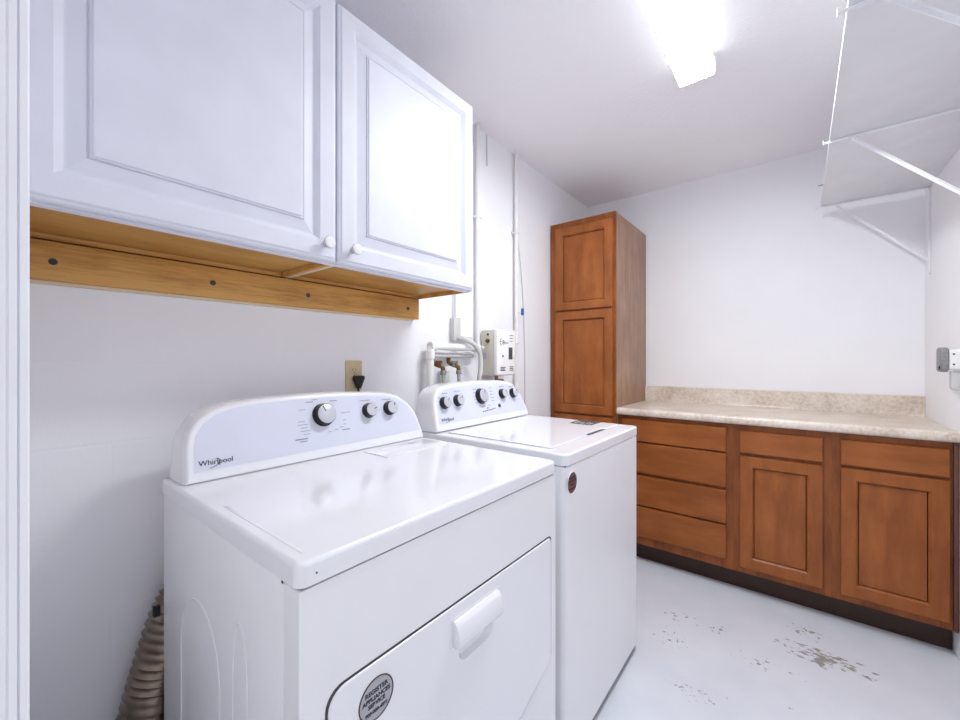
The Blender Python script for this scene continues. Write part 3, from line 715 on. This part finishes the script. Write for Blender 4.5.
def tap(y, side, label, hl):
    v_ = thing('washer_tap', label, 'tap', (.03, y, 1.185), GV)
    part('body', tube(BM(), smooth_path([(.024, y, 1.212), (.026, y, 1.19), (.045, y + .006, 1.180), (.064, y + .018, 1.172), (.066, y + .024, 1.155)], 4), .010, 12), 'brass', v_)
    bm = box(BM(), .052, .066, y - .014, y + .020, 1.186, 1.200, .003); lathe(bm, (.056, y, 1.172), Z, [(0, .006), (.02, .006)], 10)
    part('handle', bm, 'rust' if side else 'steel', v_)
    part('collar', lathe(BM(), (.066, y + .024, 1.136), Z, [(0, .013), (.016, .013), (.019, .011)], 14), 'steel', v_)
    h_ = solo('supply_hose', tube(BM(), smooth_path([(.066, y + .024, 1.137), (.069, y + .024, 1.10), (.085, y + .024, 1.0), (.093, y + .026, .8), (.094, y + .028, .5), (.094, y + .028, .25)]), .0085, 12), 'hose_grey', (.066, y + .024, 1.0), hl, 'hose', GH)
tap(1.268, True, 'brass washer tap with a dark brown handle, left of the pair behind the washer', 'braided grey supply hose hanging from the left washer tap')
tap(1.372, False, 'brass washer tap with a steel handle, right of the pair behind the washer', 'braided grey supply hose hanging from the right washer tap')
sp = thing('standpipe', 'pale upright standpipe between the two washer taps', 'pipe', (.05, 1.315, 0))
part('tube', tube(BM(), [(.036, 1.338, .001), (.036, 1.338, 1.165)], .015, 16), 'pvc_grey', sp)
part('rim', lathe(BM(), (.036, 1.338, 1.150), Z, [(0, .0155), (.001, .019), (.022, .019), (.023, .013), (.005, .013)], 18), 'pvc', sp)

HT = thing('water_heater', 'small white and beige tankless water heater box on the left wall behind the washer', 'water heater', (.002, 1.70, 1.118))
part('casing', box(BM(), .010, .088, 1.6349, 1.8003, 1.120, 1.356, .003), 'beige_box', HT)
part('wall_bracket', box(BM(), .0005, .010, 1.66, 1.77, 1.16, 1.32), 'steel', HT)
fc = part('front_cover', box(BM(), .0885, .115, 1.6330, 1.8022, 1.124, 1.360, .006, 3), 'porcelain', HT, 'white front cover with printed marks')
bm = BM(); xs = .1155
def seg3(pts, r=.0016): tube(bm, [(xs, y, z) for y, z in pts], r, 6)
seg3([(1.6687, 1.312), (1.6575, 1.304), (1.6565, 1.288), (1.6669, 1.276)]); seg3([(1.6575, 1.296), (1.6669, 1.297)])
seg3([(1.6772, 1.296), (1.6819, 1.304), (1.6894, 1.300), (1.6894, 1.286), (1.6819, 1.282), (1.6772, 1.290), (1.6932, 1.296)])
seg3([(1.6969, 1.284), (1.6988, 1.296), (1.7063, 1.296), (1.7101, 1.286), (1.7176, 1.288), (1.7214, 1.294), (1.7327, 1.291)], .0014)
for k in range(3): box(bm, xs - .0006, xs + .0006, 1.7430, 1.7759 - k * .003, 1.330 - k * .015, 1.3325 - k * .015)
lathe(bm, (xs - .001, 1.6819, 1.222), X, [(0, .006), (.0022, .006), (.003, .004)], 14)
for k in range(3): box(bm, xs - .0006, xs + .0006, 1.6593, 1.7045 - (k % 2) * .008, 1.146 + k * .008, 1.150 + k * .008)
for k in range(3): box(bm, xs - .0006, xs + .0006, 1.7439, 1.7759, 1.146 + k * .009, 1.150 + k * .009)
part('printing', bm, 'ink', fc)
part('data_plate', box(BM(), xs - .001, xs + .0005, 1.7336, 1.7684, 1.205, 1.268), 'energy', fc, 'dark data plate')
part('side_label', box(BM(), .030, .066, 1.6088, 1.6101, 1.205, 1.24), 'sticker_grey', HT)
part('inlet_fitting', lathe(BM(), (.055, 1.6358, 1.300), -Y, [(0, .011), (.008, .011), (.010, .007), (.016, .007)], 14), 'rust', HT, 'brown inlet fitting')
part('side_knob', lathe(BM(), (.055, 1.6358, 1.333), -Y, [(0, .006), (.005, .006), (.006, .004)], 12), 'seam', HT)
part('outlet_fitting', tube(BM(), [(.07, 1.6866, 1.121), (.07, 1.6866, 1.100), (.07, 1.6960, 1.092), (.07, 1.7430, 1.092)], .009, 12), 'brass', HT, 'brass outlet fitting')
part('outlet_pipe', tube(BM(), smooth_path([(.06, 1.6678, 1.121), (.058, 1.6678, 1.0), (.055, 1.64, .6), (.055, 1.64, .1)]), .010, 12), 'pvc_grey', HT)

# vent duct behind the dryer
path = smooth_path([(.064, .395, .66), (.064, .350, .615), (.064, .318, .56), (.064, .288, .46), (.064, .262, .36), (.068, .225, .20), (.075, .19, .07)], 16)
rad = [.056 + (.0042 if i % 3 == 0 else -.003 if i % 3 == 1 else 0) for i in range(len(path))]
dt = thing('vent_duct', 'ribbed foil dryer vent duct bulging out behind the dryer at the left wall', 'duct', (.07, .23, 0))
part('flex_tube', tube(BM(), path, .05, 24, rad), 'foil', dt, ang=80)
o = BM(); a = Vector(path[6]); b = Vector(path[11]); tube(o, [a, b], .062, 24, [.0605, .0605]); part('clamp', o, 'steel', dt)
part('clamp_screw', box(BM(), .104, .116, .258, .272, .592, .618, .003), 'rubber', dt, 'dark clamp screw')

# ================================================================== CAMERA, LIGHT, VIEW
cam = bpy.data.cameras.new('camera'); co = bpy.data.objects.new('camera', cam); COL.objects.link(co)
cam.sensor_width = 36; cam.lens = 400.56 / 960 * 36; cam.clip_start = .02
co.location = (1.306, 0, 1.202); co.rotation_euler = (math.pi / 2, 0, math.radians(38.577))
S.camera = co
w = bpy.data.worlds.new('daylight'); S.world = w; w.use_nodes = True
bg = w.node_tree.nodes['Background']; bg.inputs[0].default_value = (.97, .992, 1, 1); bg.inputs[1].default_value = 1.0
vs = S.view_settings; vs.view_transform = 'Standard'; vs.look = 'None'; vs.gamma = 1; vs.use_curve_mapping = False; vs.exposure = 0.0
S.cycles.max_bounces = 10; S.cycles.diffuse_bounces = 8; S.cycles.use_denoising = True
